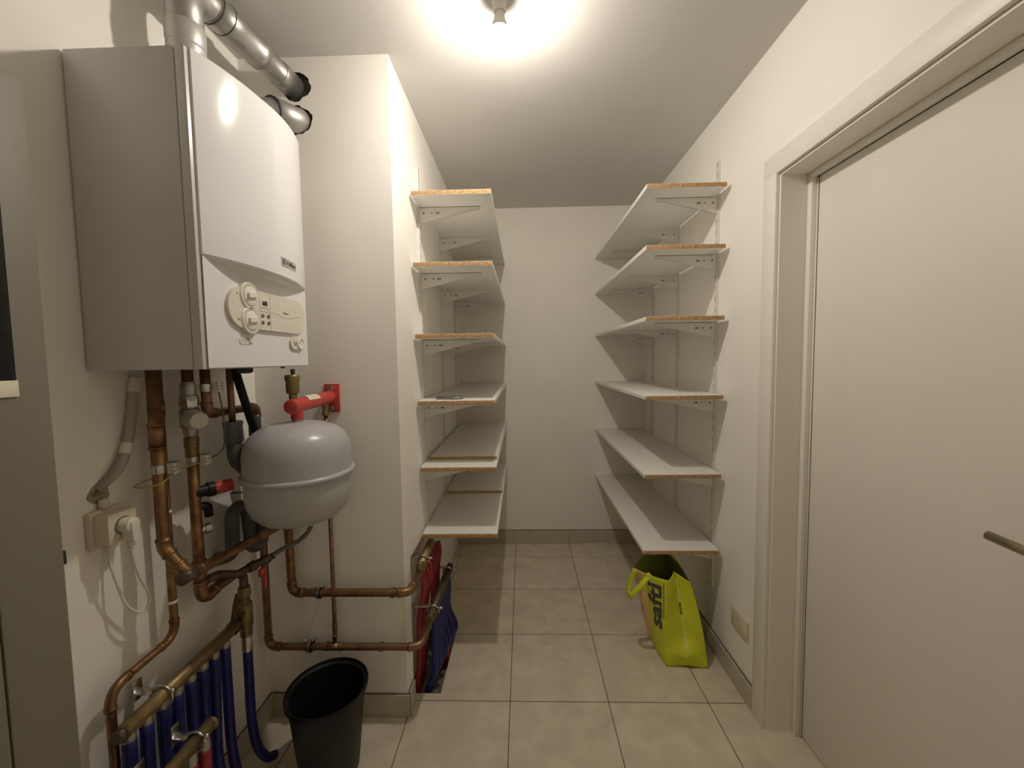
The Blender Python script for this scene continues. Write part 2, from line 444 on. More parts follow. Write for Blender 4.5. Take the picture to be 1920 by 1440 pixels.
# loose boards lying on two of the left shelves
o = obj('loose_board', (lambda b: b)(board_bm(.322, 1.07, .016)), ['lam', 'chip'], base=(0, 0, 0)); o.location = (-.287, 1.875, LZ[4]+.0165)
tag(o, 'long loose white board lying on the fifth shelf of the left wall', 'board', 'loose boards')
o = obj('loose_board', board_bm(.322, .67, .016), ['lam', 'chip'], base=(0, 0, 0)); o.location = (-.287, 2.29, LZ[5]+.0165)
tag(o, 'shorter loose white board lying on the lowest shelf of the left wall', 'board', 'loose boards')

# slotted uprights: channel built along +X from the wall, origin at its foot on the wall
def upright(zl):
    b = bmesh.new(); w, dpt, t = .011, .0105, .0015
    box(b, (0, -w, 0), (dpt, -w+t, zl)); box(b, (0, w-t, 0), (dpt, w, zl)); box(b, (dpt-t, -w+t, 0), (dpt, w-t, zl))
    return b
up0 = obj('shelf_upright', upright(1.97), 'upright', base=(0, 0, 0), smooth=False)
YU = {'left': [1.855, 2.32, 2.785], 'right': [1.885, 2.345, 2.785]}
n = 0
for side, x, rz, z0 in (('left', XS, 0, .62), ('right', XR, PI, .31)):
    for k in range(3):
        o = up0 if n == 0 else up0.copy()
        if side == 'left' and n == 0: pass
        if n: col.objects.link(o)
        n += 1
        o.location = (x, YU[side][k], z0 if side == 'right' else .30); o.rotation_euler = (0, 0, rz)
        if side == 'left': o.location.z = .612
        o.scale.z = 1.66/1.97 if side == 'left' else 1.
        tag(o, 'white slotted upright on the %s wall behind the shelves, %s of its three' % (side, near[k]), 'shelf upright', 'slotted shelf uprights')

# brackets
def bracket():
    b = bmesh.new(); t = .0016
    poly = [(.011, 0, -.072), (.011, 0, 0), (.285, 0, 0), (.285, 0, -.012), (.25, 0, -.016)]
    prism(b, [(x, -t/2-.004, z) for x, _, z in poly], (0, t, 0)); prism(b, [(x, -t/2+.004, z) for x, _, z in poly], (0, t, 0))
    box(b, (.011, -.0048, -.0016), (.285, .0048, 0))
    for sgn in (-1, 1):
        y = sgn*.0049
        lathe(b, [(0, .0003*sgn), (.0036, .0003*sgn), (.0036, 0)], (.03, y, -.026), (0, 1, 0), 12, 1)
        lathe(b, [(0, .0003*sgn), (.003, .0003*sgn), (.003, 0)], (.067, y, -.026), (0, 1, 0), 12, 1)
        for q in (.086, .092, .098): box(b, (q, min(y, y+.0003*sgn), -.03), (q+.0035, max(y, y+.0003*sgn), -.022), 0, 1)
    return b
br0 = obj('shelf_bracket', bracket(), ['wsteel', 'hole'], base=(0, 0, 0), smooth=False)
n = 0
for side, x, rz, zs in (('left', XS, 0, LZ), ('right', XR, PI, RZs)):
    for i in range(6):
        for k in range(3):
            o = br0 if n == 0 else br0.copy()
            if n: col.objects.link(o)
            n += 1
            o.location = (x, YU[side][k], zs[i]-TH-.0004); o.rotation_euler = (0, 0, rz)
            tag(o, 'white bracket carrying the %s shelf of the %s wall, %s of three' % (ordinal[i], side, near[k]), 'shelf bracket', 'shelf brackets')

# small folding tool on the left shelf
zt = LZ[3]+.0005
t_ = thing('locking_pliers', 'small grey steel pliers lying open on a left wall shelf', 'pliers', (-.33, 1.79, zt))
obj('handle', Tb(spline([(-.378, 1.80, zt+.006), (-.35, 1.785, zt+.006), (-.31, 1.778, zt+.006), (-.27, 1.79, zt+.006)], 6), [.0055]*18+[.003], 10), 'tool', t_)
obj('handle', Tb(spline([(-.372, 1.81, zt+.006), (-.35, 1.84, zt+.006), (-.31, 1.835, zt+.006), (-.268, 1.81, zt+.006)], 6), [.0045]*18+[.003], 10), 'tool', t_)
obj('jaw', B((-.392, 1.785, zt), (-.365, 1.815, zt+.014), .004), 'tool', t_)

# ------------------------------------------------------------------ boiler
BY0, BY1, BZ0, BZ1 = .907, 1.357, 1.392, 2.108
XB = -.738
bo = thing('wall_boiler', 'white wall-hung gas boiler with control panel, above copper pipes on the left wall', 'boiler', (XL+.14, (BY0+BY1)/2, BZ0))
obj('casing', B((XL+.006, BY0, BZ0), (-.762, BY1, BZ1), .002), 'casing', bo)
obj('casing_gap', B((-.762, BY0+.004, BZ0+.002), (-.7595, BY1-.004, BZ1-.002)), 'gap', bo)
obj('front_frame', B((-.7595, BY0, BZ0), (XB, BY1, BZ1), .0012), 'casing', bo)
def bulge(s): return .045*(1-s*s)
def outer_z(s): return 1.652 - .004*s
def inner_z(s): return 1.650-.03*(1-s*s)**1.2
# lower front panel: slightly proud plate whose top edge dips in the middle
bm = bmesh.new(); N = 28; YA, YZ = BY0+.012, BY1-.002
def ypos(s): return (YA+YZ)/2 + s*(YZ-YA)/2
rows = []
for i in range(N+1):
    s = -1+2*i/N; y = ypos(s); zi = inner_z(s); zo = outer_z(s); xo = XB+.004+bulge(s)
    pr = [(XB-.001, BZ0+.001), (XB+.004, BZ0+.003), (XB+.004, zi-.004)]
    for q in range(7):
        t = q/6; pr.append((XB+.004+(xo-XB-.004)*(1-math.cos(t*PI/2)), zi+(zo-zi)*(math.sin(t*PI/2))))
    rows.append([bm.verts.new((x, y, z)) for x, z in pr])
for a, b_ in zip(rows, rows[1:]):
    for k in range(len(a)-1): bm.faces.new((a[k], b_[k], b_[k+1], a[k+1]))
bmesh.ops.recalc_face_normals(bm, faces=bm.faces)
for f in bm.faces:
    if f.normal.x < 0 and abs(f.normal.x) > .5: f.normal_flip()
obj('lower_panel', bm, 'boiler', bo, ang=30)
# upper bowed panel
bm = bmesh.new(); rows = []
for i in range(N+1):
    s = -1+2*i/N; y = ypos(s); xo = XB+.004+bulge(s); zo = outer_z(s); zt_ = BZ1+.004+.02*max(0, s+.2)/1.2
    pr = [(XB-.001, zo), (xo-.001, zo), (xo+.0015, zo+.003), (xo+.0015, zt_-.004), (xo-.002, zt_), (XB-.001, zt_)]
    rows.append([bm.verts.new((x, y, z)) for x, z in pr])
for a, b_ in zip(rows, rows[1:]):
    for k in range(len(a)-1): bm.faces.new((a[k], b_[k], b_[k+1], a[k+1]))
bm.faces.new(rows[0]); bm.faces.new(rows[-1][::-1])
bmesh.ops.recalc_face_normals(bm, faces=bm.faces)
obj('upper_panel', bm, 'boiler', bo, ang=30)
xf = XB+.004
# control panel: pill with two lobes at its near end
def pill(y0, y1, z0, z1, n=14):
    rz = (z1-z0)/2; pts = []
    for k in range(n+1): t = PI/2+PI*k/n; pts.append((y0+rz+rz*math.cos(t), (z0+z1)/2+rz*math.sin(t)))
    for k in range(n+1): t = -PI/2+PI*k/n; pts.append((y1-rz+rz*math.cos(t), (z0+z1)/2+rz*math.sin(t)))
    return pts
def slab(poly, x0, x1, bm=None, mi=0):
    return prism(bm or bmesh.new(), [(x0, y, z) for y, z in poly], (x1-x0, 0, 0), mi)
cpn = obj('control_panel', slab(pill(.982, 1.331, 1.497, 1.603), xf, xf+.009), 'panel', bo)
for k, (yc, zc) in enumerate(((1.060, 1.583), (1.060, 1.518))):
    obj('dial_ring', Lt([(.037, 0), (.037, .010), (.034, .013), (.028, .013), (.0275, .0105)], (xf, yc, zc), (1, 0, 0), 36), 'panel', cpn)
    b = Lt([(0, .016), (.022, .016), (.026, .014), (.0272, .010), (.0272, 0)], (xf, yc, zc), (1, 0, 0), 36)
    prism(b, [(xf+.014, yc-.018, zc-.006), (xf+.014, yc+.018, zc-.001), (xf+.014, yc+.017, zc+.008), (xf+.014, yc-.017, zc+.006)], (.009, 0, 0))
    obj('dial', b, 'dial', cpn)
    bm = bmesh.new()
    for q in range(7):
        t = math.radians(40+q*16); c_ = V((0, math.cos(t), math.sin(t)))
        tube(bm, [V((xf+.0132, yc, zc))+c_*.029, V((xf+.0132, yc, zc))+c_*.0325], .0006, 6)
    obj('dial_scale', bm, 'line', cpn)
bm = bmesh.new()
for p0, p1 in (((1.100, 1.602), (1.100, 1.498)), ((1.146, 1.603), (1.146, 1.497)), ((1.1, 1.548), (1.146, 1.549))):
    tube(bm, [(xf+.009, *p0), (xf+.009, *p1)], .0005, 6)
tube(bm, spline([(xf+.009, 1.146, 1.549), (xf+.009, 1.18, 1.548), (xf+.009, 1.215, 1.54), (xf+.009, 1.24, 1.54), (xf+.009, 1.265, 1.546), (xf+.009, 1.3, 1.55)], 6), .0005, 6)
obj('panel_groove', bm, 'line', cpn)
obj('display_frame', B((xf+.009, 1.104, 1.556), (xf+.0098, 1.142, 1.583), .0003), 'dial', cpn)
obj('display', B((xf+.0097, 1.111, 1.566), (xf+.0102, 1.134, 1.579)), 'lcd', cpn)
for y in (1.113, 1.123, 1.133): obj('indicator', Lt([(0, .0013), (.0018, .0013), (.0018, 0)], (xf+.009, y, 1.5605), (1, 0, 0), 12), 'line', cpn)
for y in (1.111, 1.136):
    for z in (1.537, 1.518): obj('button', Lt([(0, .003), (.0042, .003), (.0052, .002), (.0052, 0)], (xf+.009, y, z), (1, 0, 0), 20), 'btn', cpn)
def onface(y0, z0, x, tilt=0.): return lambda u, v, w: (x+w, y0+u, z0+v+u*tilt)
obj('panel_lettering', text_bm('Vaillant', onface(1.207, 1.552, xf+.009), .03, .0062, .01, .0004), 'ink', cpn)
obj('flame_mark', text_bm('F', onface(1.012, 1.58, xf+.009), .006, .006, 0, .0004), 'line', cpn)
obj('radiator_mark', text_bm('III', onface(1.012, 1.515, xf+.009), .008, .006, 0, .0004), 'line', cpn)
# type plate
tp = obj('type_plate', slab(pill(1.024, 1.078, 1.455, 1.474, 6), xf, xf+.0015), 'panel', bo)
bm = text_bm('eco', onface(1.034, 1.4635, xf+.0015), .0145, .0055, .0, .0004, mi=0)
text_bm('TEC', onface(1.0495, 1.4635, xf+.0015), .017, .007, .02, .0004, bm, 1); text_bm('plus', onface(1.06, 1.4575, xf+.0015), .011, .0042, .0, .0004, bm, 1)
obj('type_lettering', bm, ['badge', 'ink'], tp)
# pressure gauge
g = obj('pressure_gauge', slab([(y, z) for y, z in pill(1.247, 1.322, 1.446, 1.488, 8)], xf, xf+.007), 'panel', bo)
obj('gauge_ring', Lt([(.0185, 0), (.0185, .010), (.016, .0115), (.0145, .0085)], (xf, 1.297, 1.466), (1, 0, 0), 28), 'dial', g)
obj('gauge_dial', Lt([(0, .0085), (.0145, .0085)], (xf, 1.297, 1.466), (1, 0, 0), 28), 'white', g)
obj('gauge_needle', slab([(1.2965, 1.466), (1.2985, 1.4665), (1.288, 1.474)], xf+.0088, xf+.0094), 'ink', g)
obj('gauge_notch', slab([(1.262, 1.472), (1.27, 1.456), (1.283, 1.47), (1.28, 1.474), (1.27, 1.463), (1.266, 1.473)], xf+.007, xf+.0075), 'line', g)
# badge with the hare emblem and name
s_b = lambda y: (y-(YA+YZ)/2)/((YZ-YA)/2)
def onbulge(y0, z0, lift):
    return lambda u, v, w: (XB+.0055+bulge(s_b(y0+u))+lift+w, y0+u, z0+v)
bm = bmesh.new(); fb = onbulge(1.15, 1.6845, 0); Wd = .088; Hd = .0245; vs = []
for i in range(13):
    u = Wd*i/12; vs.append([bm.verts.new(fb(u, v, w)) for v, w in ((0, 0), (0, .0016), (Hd, .0016), (Hd, 0))])
for a, b_ in zip(vs, vs[1:]):
    for k in range(3): bm.faces.new((a[k], b_[k], b_[k+1], a[k+1]))
bm.faces.new(vs[0]); bm.faces.new(vs[-1][::-1]); bmesh.ops.recalc_face_normals(bm, faces=bm.faces)
bd = obj('badge', bm, 'badge', bo)
bm = text_bm('Vaillant', onbulge(1.174, 1.6905, .0016), .061, .0125, .022, .0006)
def fr(y0, z0, y1, z1):
    f_ = onbulge(1.15, 1.6845, .0016); q = [(y0, z0), (y1, z0), (y1, z1), (y0, z1)]
    prism(bm, [f_(u, v, 0) for u, v in q], (.0006, 0, 0))
fr(.004, .004, .0055, .0205); fr(.0185, .004, .02, .0205); fr(.0055, .019, .0185, .0205); fr(.0055, .004, .0185, .0055)
# stylised hare: ears, head and egg-like body as small bars inside the square
fr(.008, .007, .0105, .0165); fr(.0115, .0125, .0135, .018); fr(.0135, .007, .0165, .0125)
obj('badge_lettering', bm, 'ink', bd)
bm = Lt([(0, 0), (.02, 0), (.02, -.012), (.013, -.016), (0, -.016)], (-.79, 1.12, BZ0))
obj('underside_fitting', bm, 'rubber', bo)
obj('underside_screw', Lt([(0, 0), (.006, 0), (.006, -.005), (0, -.005)], (-.76, 1.25, BZ0)), 'rubber', bo)

# ------------------------------------------------------------------ flue ducts
def ducts():
    a = thing('flue_duct', 'upper silver flue duct bending from the boiler top to the shaft wall', 'duct', (-.895, 1.11, BZ1+.004))
    obj('collar', Lt([(0, 0), (.0400, 0), (.0405, .085), (.0435, .09), (.0435, .098), (.0415, .102), (.0415, .128), (.0445, .132), (.0445, .142), (.0425, .146), (.0455, .155), (.0460, .192), (.044, .198), (.041, .198)], (-.895, 1.11, BZ1+.002), n=40), 'collar', a)
    p, arcs = fillet([(-.895, 1.11, 2.27), (-.895, 1.11, 2.425), (-.873, 1.235, 2.423)], .062, 14)
    obj('elbow', Tb(p, .0425, 32), 'galv', a)
    d0 = V((-.873, 1.235, 2.423)); d1 = V((-.806, 1.62, 2.404)); dd = (d1-d0).normalized()
    obj('socket', Tb([d0-dd*.05, d0-dd*.008, d0-dd*.004, d0+dd*.03, d0+dd*.034, d0+dd*.105, d0+dd*.109, d0+dd*.13], [.0447, .0447, .0465, .0465, .0448, .0448, .0468, .0468], 32), 'galv', a)
    b = bmesh.new()
    for q in (-.045, -.006): tube(b, [d0+dd*q, d0+dd*(q+.003)], .0465, 32)
    obj('seal_ring', b, 'rubber', a)
    obj('pipe', Tb([d0+dd*.12, d1], .0395, 32), 'galv', a)
    w = V((-.8105, 1.452, 0)); e = d1-dd*.19
    obj('end_socket', Tb([e, e+dd*.004, e+dd*.02, e+dd*.024, e+dd*.1], [.0395, .042, .042, .0405, .0405], 32), 'galv', a)
    a = thing('flue_duct', 'lower silver flue duct half hidden behind the boiler front, entering the shaft wall', 'duct', (-.87, 1.29, BZ1+.002))
    p, _ = fillet([(-.87, 1.29, BZ1+.002), (-.87, 1.29, 2.20), (-.838, 1.40, 2.262)], .05, 10)
    obj('elbow', Tb(p, .0385, 32), 'galv', a)
    e0 = V((-.838, 1.40, 2.262)); e1 = V((-.806, 1.50, 2.284)); e2 = V((-.802, 1.61, 2.286))
    p, _ = fillet([e0-(e1-e0).normalized()*.01, e1, e2], .06, 8)
    obj('socket', Tb(p, .0435, 32), 'galv', a)
    obj('seal_ring', Tb([e0-(e1-e0).normalized()*.012, e0-(e1-e0).normalized()*.008], .0445, 32), 'rubber', a)
ducts()

# ------------------------------------------------------------------ pipes
def pipe(name, label, pts, r, bend, matn='copper', cat='pipe', fit=True, group=None, loc=None, fmat=None, rings=()):
    p, arcs = fillet(pts, bend, 8)
    root = thing(name, label, cat, loc or pts[-1], group)
    obj('pipe', Tb(p, r, 18), matn, root)
    if fit:
        for arc, u, w in arcs:
            q = [arc[0]+u*.016]+[arc[0]+u*.013]+arc+[arc[-1]+w*.013]+[arc[-1]+w*.016]
            rr = [r*1.06, r*1.14]+[r*1.13]*len(arc)+[r*1.14, r*1.06]
            el = Tb(q, rr, 18)
            for e_, d_ in ((arc[0]+u*.010, u), (arc[-1]+w*.010, w)): tube(el, [e_-d_*.003, e_+d_*.003], r*1.24, 18)
            obj('elbow', el, fmat or matn, root)
    for z in rings:       # straight couplings given as (centre, direction, half length)
        c, dd, hl = V(z[0]), V(z[1]).normalized(), z[2]
        b = Tb([c-dd*hl, c+dd*hl], r*1.16, 18)
        for sgn in (-1, 1): tube(b, [c+dd*(sgn*hl-.003), c+dd*(sgn*hl+.003)], r*1.27, 18)
        obj('coupling', b, fmat or matn, root)
    return root

# A: flow pipe, ends in the run along the shaft front to the upper shaft manifold
A = pipe('flow_pipe', 'thick copper pipe from the boiler underside, passing below the grey tank to the shaft', [(-.945, .997, BZ0), (-.945, .997, .925), (-.888, 1.0, .848), (-.888, 1.445, .812), (-.885, 1.447, .532), (-.436, 1.449, .532), (-.434, 1.62, .532)],
         .0145, [.035, .03, .02, .03, .03], rings=[((-.945, .997, 1.22), (0, 0, 1), .03), ((-.5, 1.449, .532), (1, 0, 0), .004)])
obj('end_cap', Tb([(-.888, .978, .85), (-.888, 1.02, .847)], .0175, 18), 'darkmetal', A)
# B: thinner pipe close to the wall
Bp = pipe('gas_pipe', 'thin copper pipe close to the left wall, stepping down beside the hose manifold', [(-.972, 1.04, BZ0), (-.972, 1.04, .655), (-.972, .862, .646), (-.972, .862, 0)], .0098, [.035, .035],
          rings=[((-.972, 1.04, 1.285), (0, 0, 1), .018)])
for z in (1.005, .752): obj('filler_band', Tb([(-.972, 1.04, z-.004), (-.972, 1.04, z+.004)], .0108, 18), 'plug', Bp)
# C: return pipe with valve
C = pipe('return_pipe', 'thick copper pipe with a beige capped valve below the boiler corner', [(-.947, 1.106, BZ0), (-.947, 1.106, .70), (-.947, 1.20, .735)], .0142, .03, rings=[((-.947, 1.106, 1.175), (0, 0, 1), .004), ((-.947, 1.106, .80), (0, 0, 1), .03)])
v = obj('shut_off_valve', Lt([(0, -.055), (.016, -.055), (.018, -.05), (.018, -.032), (.0235, -.03), (.0245, .02), (.019, .026), (.019, .045), (.0225, .047), (.0225, .06), (.019, .062), (.02, .085), (.016, .1), (0, .1)], (-.947, 1.106, 1.255), n=24), 'nick', C)
obj('union_nut', Lt([(0, .03), (.024, .03), (.024, .052), (.0, .052)], (-.947, 1.106, 1.255), n=6), 'zinc', v)
obj('valve_cap', Lt([(0, .006), (.017, .006), (.0245, .012), (.0262, .03), (.0245, .045), (.0255, .058), (.021, .068), (0, .069)], (-.947, 1.106, 1.248), (.78, -.5, 0), 28), 'cap', v)
obj('brass_adapter', Lt([(0, -.03), (.0165, -.03), (.0165, .0), (.018, .004), (.018, .028), (0, .028)], (-.947, 1.106, 1.168), n=20), 'brass', C)
sv = obj('relief_valve', Lt([(0, 0), (.017, 0), (.017, .03), (.0215, .03), (.0215, .048), (0, .048)], (-.947, 1.106, 1.035), (.55, .83, 0), 20), 'black', C)
obj('red_knob', Lt([(0, .046), (.019, .046), (.02, .052), (.018, .088), (.0165, .092), (0, .092)], (-.947, 1.106, 1.035), (.6, .8, .02), 10), 'redplastic', sv)
obj('relief_outlet', Tb(fillet([(-.947, 1.106, .99), (-.935, 1.135, .99), (-.935, 1.137, .955)], .012)[0], .0115, 16), 'black', sv)
obj('pipe_stub', Lt([(0, 0), (.011, 0), (.011, .018), (.015, .018), (.015, .032), (0, .032)], (-.947, 1.106, .922), (.5, .86, 0), 16), 'zinc', C)
# D: second pipe down to the lower shaft manifold
Dp = pipe('return_pipe', 'copper pipe from the boiler turning behind the grey tank to the low shaft run', [(-.93, 1.148, BZ0), (-.93, 1.148, 1.257), (-.955, 1.40, 1.25), (-.985, 1.445, .32), (-.40, 1.447, .32), (-.392, 1.575, .345)], .0130, [.022, .025, .03, .035],
          rings=[((-.55, 1.447, .32), (1, 0, 0), .004), ((-.735, 1.447, .32), (1, 0, 0), .028)], matn='copper2')
# thin pipe from the tank bracket
pipe('filler_pipe', 'thin vertical copper pipe on the shaft front joining the tank bracket to the lowest run', [(-.731, 1.455, 1.225), (-.731, 1.455, .37), (-.731, 1.447, .336)], .0075, .01, matn='copper2', rings=[((-.731, 1.455, .395), (0, 0, 1), .008)], fmat='brass')
# F: fittings and hose to the manifold
F = thing('drain_assembly', 'dark brass valve and blue hose hanging near the corner, left of the black bin', 'pipe', (-.92, 1.245, .45))
obj('pipe', Tb(fillet([(-.947, 1.12, .765), (-.935, 1.16, .762), (-.92, 1.243, .718), (-.92, 1.243, .60)], [.02, .025])[0], .0125, 16), 'darkmetal', F)
obj('valve_body', Lt([(0, 0), (.0175, 0), (.019, -.03), (.015, -.035), (.015, -.05), (.021, -.055), (.022, -.13), (.018, -.14), (.018, -.165), (0, -.165)], (-.92, 1.243, .675), n=10), 'brass', F)
obj('ferrule', Lt([(0, 0), (.014, 0), (.0165, -.02), (.0165, -.05), (0, -.05)], (-.92, 1.243, .51), n=20), 'zinc', F)
obj('hose', Tb(spline([(-.92, 1.243, .475), (-.92, 1.243, .36), (-.921, 1.245, .22), (-.916, 1.258, .11), (-.905, 1.285, .04), (-.895, 1.315, .0165)], 8), .0145, 16), 'bluehose', F)
# filling loop
fl = thing('filling_loop', 'dark filling loop with red lever taps and a grey flexible hose below the tank', 'hose', (-.94, 1.14, .69))
obj('pipe', Tb(fillet([(-.947, 1.155, .715), (-.93, 1.215, .728), (-.905, 1.30, .728), (-.88, 1.34, .731)], .03)[0], .0115, 14), 'darkmetal', fl)
tp_ = obj('tap', Lt([(0, 0), (.016, 0), (.0175, .02), (.0125, .03), (.0125, .045), (.016, .05), (.016, .07), (0, .07)], (-.915, 1.262, .727), (.35, .93, .02), 10), 'darkmetal', fl)
obj('red_lever', B((-.89, 1.268, .69), (-.876, 1.292, .718), .004), 'redplastic', tp_)
obj('red_lever', B((-.878, 1.272, .655), (-.868, 1.284, .695), .003), 'redplastic', tp_)
obj('flexible_hose', Tb(spline([(-.883, 1.335, .732), (-.85, 1.345, .752), (-.79, 1.35, .782), (-.745, 1.34, .83), (-.728, 1.32, .90)], 8), .008, 14), 'greyhose', fl)

# ------------------------------------------------------------------ condensate drain
E1 = thing('condensate_drain', 'dark grey plastic drain pipe with a funnel and trap behind the grey tank', 'drain pipe', (-.94, 1.3, .76))
obj('overflow_pipe', Tb([(-.915, 1.225, BZ0), (-.915, 1.228, 1.19)], .0095, 14), 'copper2', E1)
obj('funnel', Lt([(0, .012), (.028, .012), (.028, .004), (.026, 0), (.0255, -.05), (.022, -.056), (0, -.056)], (-.915, 1.228, 1.21), n=24), 'pvc2', E1)
obj('drain_bend', Tb(fillet([(-.915, 1.228, 1.17), (-.915, 1.228, 1.10), (-.93, 1.36, .985), (-.93, 1.36, .94)], [.05, .04])[0], .0205, 20), 'pvc', E1)
obj('condensate_hose', Tb(fillet([(-.905, 1.235, BZ0-.003), (-.915, 1.31, 1.22), (-.925, 1.345, 1.17)], .05)[0], .0125, 16), 'black', E1)
obj('hose_coupling', Lt([(0, .03), (.019, .03), (.019, -.035), (.0, -.035)], (-.927, 1.348, 1.19), n=20), 'pvc2', E1)
obj('stack', Tb([(-.93, 1.36, 1.17), (-.935, 1.365, .80)], .0195, 20), 'pvc', E1)
obj('trap', Tb(fillet([(-.935, 1.365, .87), (-.935, 1.365, .765), (-.945, 1.325, .765), (-.95, 1.318, .925), (-.96, 1.262, .925), (-.962, 1.258, .775), (XL+.002, 1.254, .76)], [.02, .02, .028, .028, .03])[0], .0205, 20), 'pvc', E1)
for nm, zc, p0 in (('pipe_clip', 1.12, 'upper'), ('pipe_clip', .955, 'lower')):
    r_ = thing(nm, 'black pipe clip on a long stud, %s of two holding the drain behind the tank' % p0, 'pipe clip', (-.93, 1.36, zc), 'drain clips')
    b = bmesh.new(); c = V((-.931, 1.361, zc))
    tube(b, [c+V((math.cos(2*PI*k/20), math.sin(2*PI*k/20), 0))*.0225 for k in range(20)], .004, 8, closed=True)
    tube(b, [c+V((.022, -.016, 0)), c+V((.034, -.024, 0))], .006, 10)
    obj('ring', b, 'rubber', r_)
    obj('stud', Tb([c+V((-.022, -.006, 0)), (XL, 1.34, zc)], .0035, 10), 'darkmetal', r_)

# ------------------------------------------------------------------ expansion tank
VX, VY, VZ = -.727, 1.262, 1.052
ev = thing('expansion_tank', 'round grey steel expansion tank hanging under a red pipe bracket', 'expansion tank', (VX, VY, .885))
R_ = .1575; prof = [(0, -.165), (.04, -.164), (.08, -.158), (.115, -.143), (.14, -.118), (.153, -.085), (R_, -.05), (R_, .0), (R_, .062), (.153, .093), (.14, .12), (.115, .142), (.08, .156), (.045, .162), (.03, .1635), (0, .1635)]
obj('shell', Lt(prof, (VX, VY, VZ), n=64), 'vessel', ev, ang=60)
obj('seam_band', Lt([(R_-.001, -.009), (R_+.007, -.0075), (R_+.0105, -.003), (R_+.0105, .003), (R_+.007, .0075), (R_-.001, .009)], (VX, VY, VZ), n=64), 'vessel', ev, ang=80)
obj('neck', Lt([(0, .16), (.016, .16), (.016, .18), (0, .18)], (VX, VY, VZ), n=24), 'nick', ev)
rb = thing('tank_bracket', 'red tube bracket with wall plate carrying the grey tank, bolted to the shaft', 'bracket', (VX, YS, 1.27))
ZT = 1.270
b = Tb([(VX, YS-.006, ZT+.004), (VX, 1.236, ZT-.004), (VX, 1.226, ZT-.004), (VX, 1.223, ZT-.004)], [.0235, .0235, .022, .017], 28)
lathe(b, [(0, .0), (.0185, .0), (.0185, .042), (.015, .046), (0, .046)], (VX, VY, ZT-.004), (0, 0, -1), 24)
obj('tube', b, 'red', rb)
obj('wall_plate', B((VX-.024, YS-.007, 1.215), (VX+.034, YS-.0005, 1.322), .001), 'red', rb)
for z in (1.306, 1.229):
    bo_ = obj('bolt', Lt([(0, .006), (.009, .006), (.009, 0)], (VX+.002, YS-.007, z), (0, -1, 0), 6), 'zinc', rb)
    obj('washer', Lt([(0, .002), (.0125, .002), (.0125, 0)], (VX+.002, YS-.007, z), (0, -1, 0), 24), 'zinc', bo_)
bm = bmesh.new()
rr = .0239
for i in range(9):
    t0 = math.radians(95-i*8); t1 = math.radians(95-(i+1)*8)
    quad(bm, *[(VX+rr*math.cos(t), y, ZT+.0005+rr*math.sin(t)) for t, y in ((t0, 1.30), (t1, 1.30), (t1, 1.375), (t0, 1.375))])
obj('sticker', bm, 'sticker', rb)
obj('drain_elbow', Lt([(0, 0), (.012, 0), (.012, .018), (.009, .02), (.009, .034), (.012, .036), (.012, .05), (0, .05)], (VX-.003, 1.452, ZT-.012), (0, 0, -1), 14), 'brass', rb)
av = obj('air_vent', Lt([(0, .014), (.012, .014), (.012, .034), (.0185, .038), (.0195, .046), (.0195, .078), (.0225, .079), (.0225, .092), (.019, .096), (0, .096)], (VX-.005, 1.252, ZT), n=28), 'brass', rb)
obj('vent_cap', Lt([(0, .094), (.005, .094), (.005, .1), (.0065, .1), (.0065, .114), (0, .114)], (VX-.002, 1.252, ZT), n=14), 'rubber', av)

# ------------------------------------------------------------------ clamps
def pipe_clamp(c, label, group='pipe clamps on the shaft front', r=.0148):
    root = thing('pipe_clamp', label, 'pipe clamp', c, group); c = V(c)
    b = bmesh.new()
    tube(b, [c+V((0, math.cos(2*PI*k/24), math.sin(2*PI*k/24)))*(r+.003) for k in range(24)], .0042, 8, closed=True)
    lathe(b, [(r+.0055, -.009), (r+.0055, .009)], c, (1, 0, 0), 24)
    obj('rubber_lining', b, 'rubber', root)
    obj('steel_band', Lt([(r+.0062, -.004), (r+.0078, -.004), (r+.0078, .004), (r+.0062, .004)], c, (1, 0, 0), 24), 'zinc', root)
    obj('stud', Tb([c+V((0, r+.006, 0)), (c.x, YS, c.z)], .004, 10), 'zinc', root)
    for sx in (-1, 1):
        obj('screw', Tb([c+V((sx*.012, -.004, r+.006)), c+V((sx*.016, -.008, r+.016))], .0035, 8), 'zinc', root)
    return root
pipe_clamp((-.782, 1.449, .532), 'steel pipe clamp on the upper of the two horizontal shaft pipes')
pipe_clamp((-.826, 1.447, .32), 'steel pipe clamp on the lower of the two horizontal shaft pipes')

def earth_clamp(c, d, label, r, up_=(0, 0, 1)):
    c = V(c); d = V(d).normalized(); root = thing('earth_clamp', label, 'earth clamp', c, 'earth clamps on the boiler pipes')
    obj('band', Lt([(r+.0006, -.011), (r+.0022, -.011), (r+.0022, .011), (r+.0006, .011)], c, (0, 0, 1), 24), 'zinc', root)
    s = V((-d.y, d.x, 0)); b = bmesh.new()
    for q in (-.012, .008):
        p0 = c+d*(r+.004+.012); m = [p0+s*(q-.002)+d*x+V((0, 0, z)) for x, z in ((-.014, -.014), (.012, -.014), (.012, .014), (-.014, .014))]
        prism(b, m, s*.004)
    obj('terminal_block', b, 'nick', root)
    for z in (-.010, 0, .010):
        p0 = c+d*(r+.018+.002*z)+V((0, 0, z)); obj('screw', Lt([(0, .026), (.0042, .026), (.0042, .021), (.0018, .021), (.0018, -.018), (0, -.018)], p0, s*-1, 10), 'zinc', root)
    return root
earth_clamp((-.945, .997, 1.135), (.75, .66, 0), 'steel earth clamp on the nearest thick copper pipe', .0147)
earth_clamp((-.947, 1.106, 1.13), (.75, .66, 0), 'steel earth clamp below the valve on the middle copper pipe', .0144)
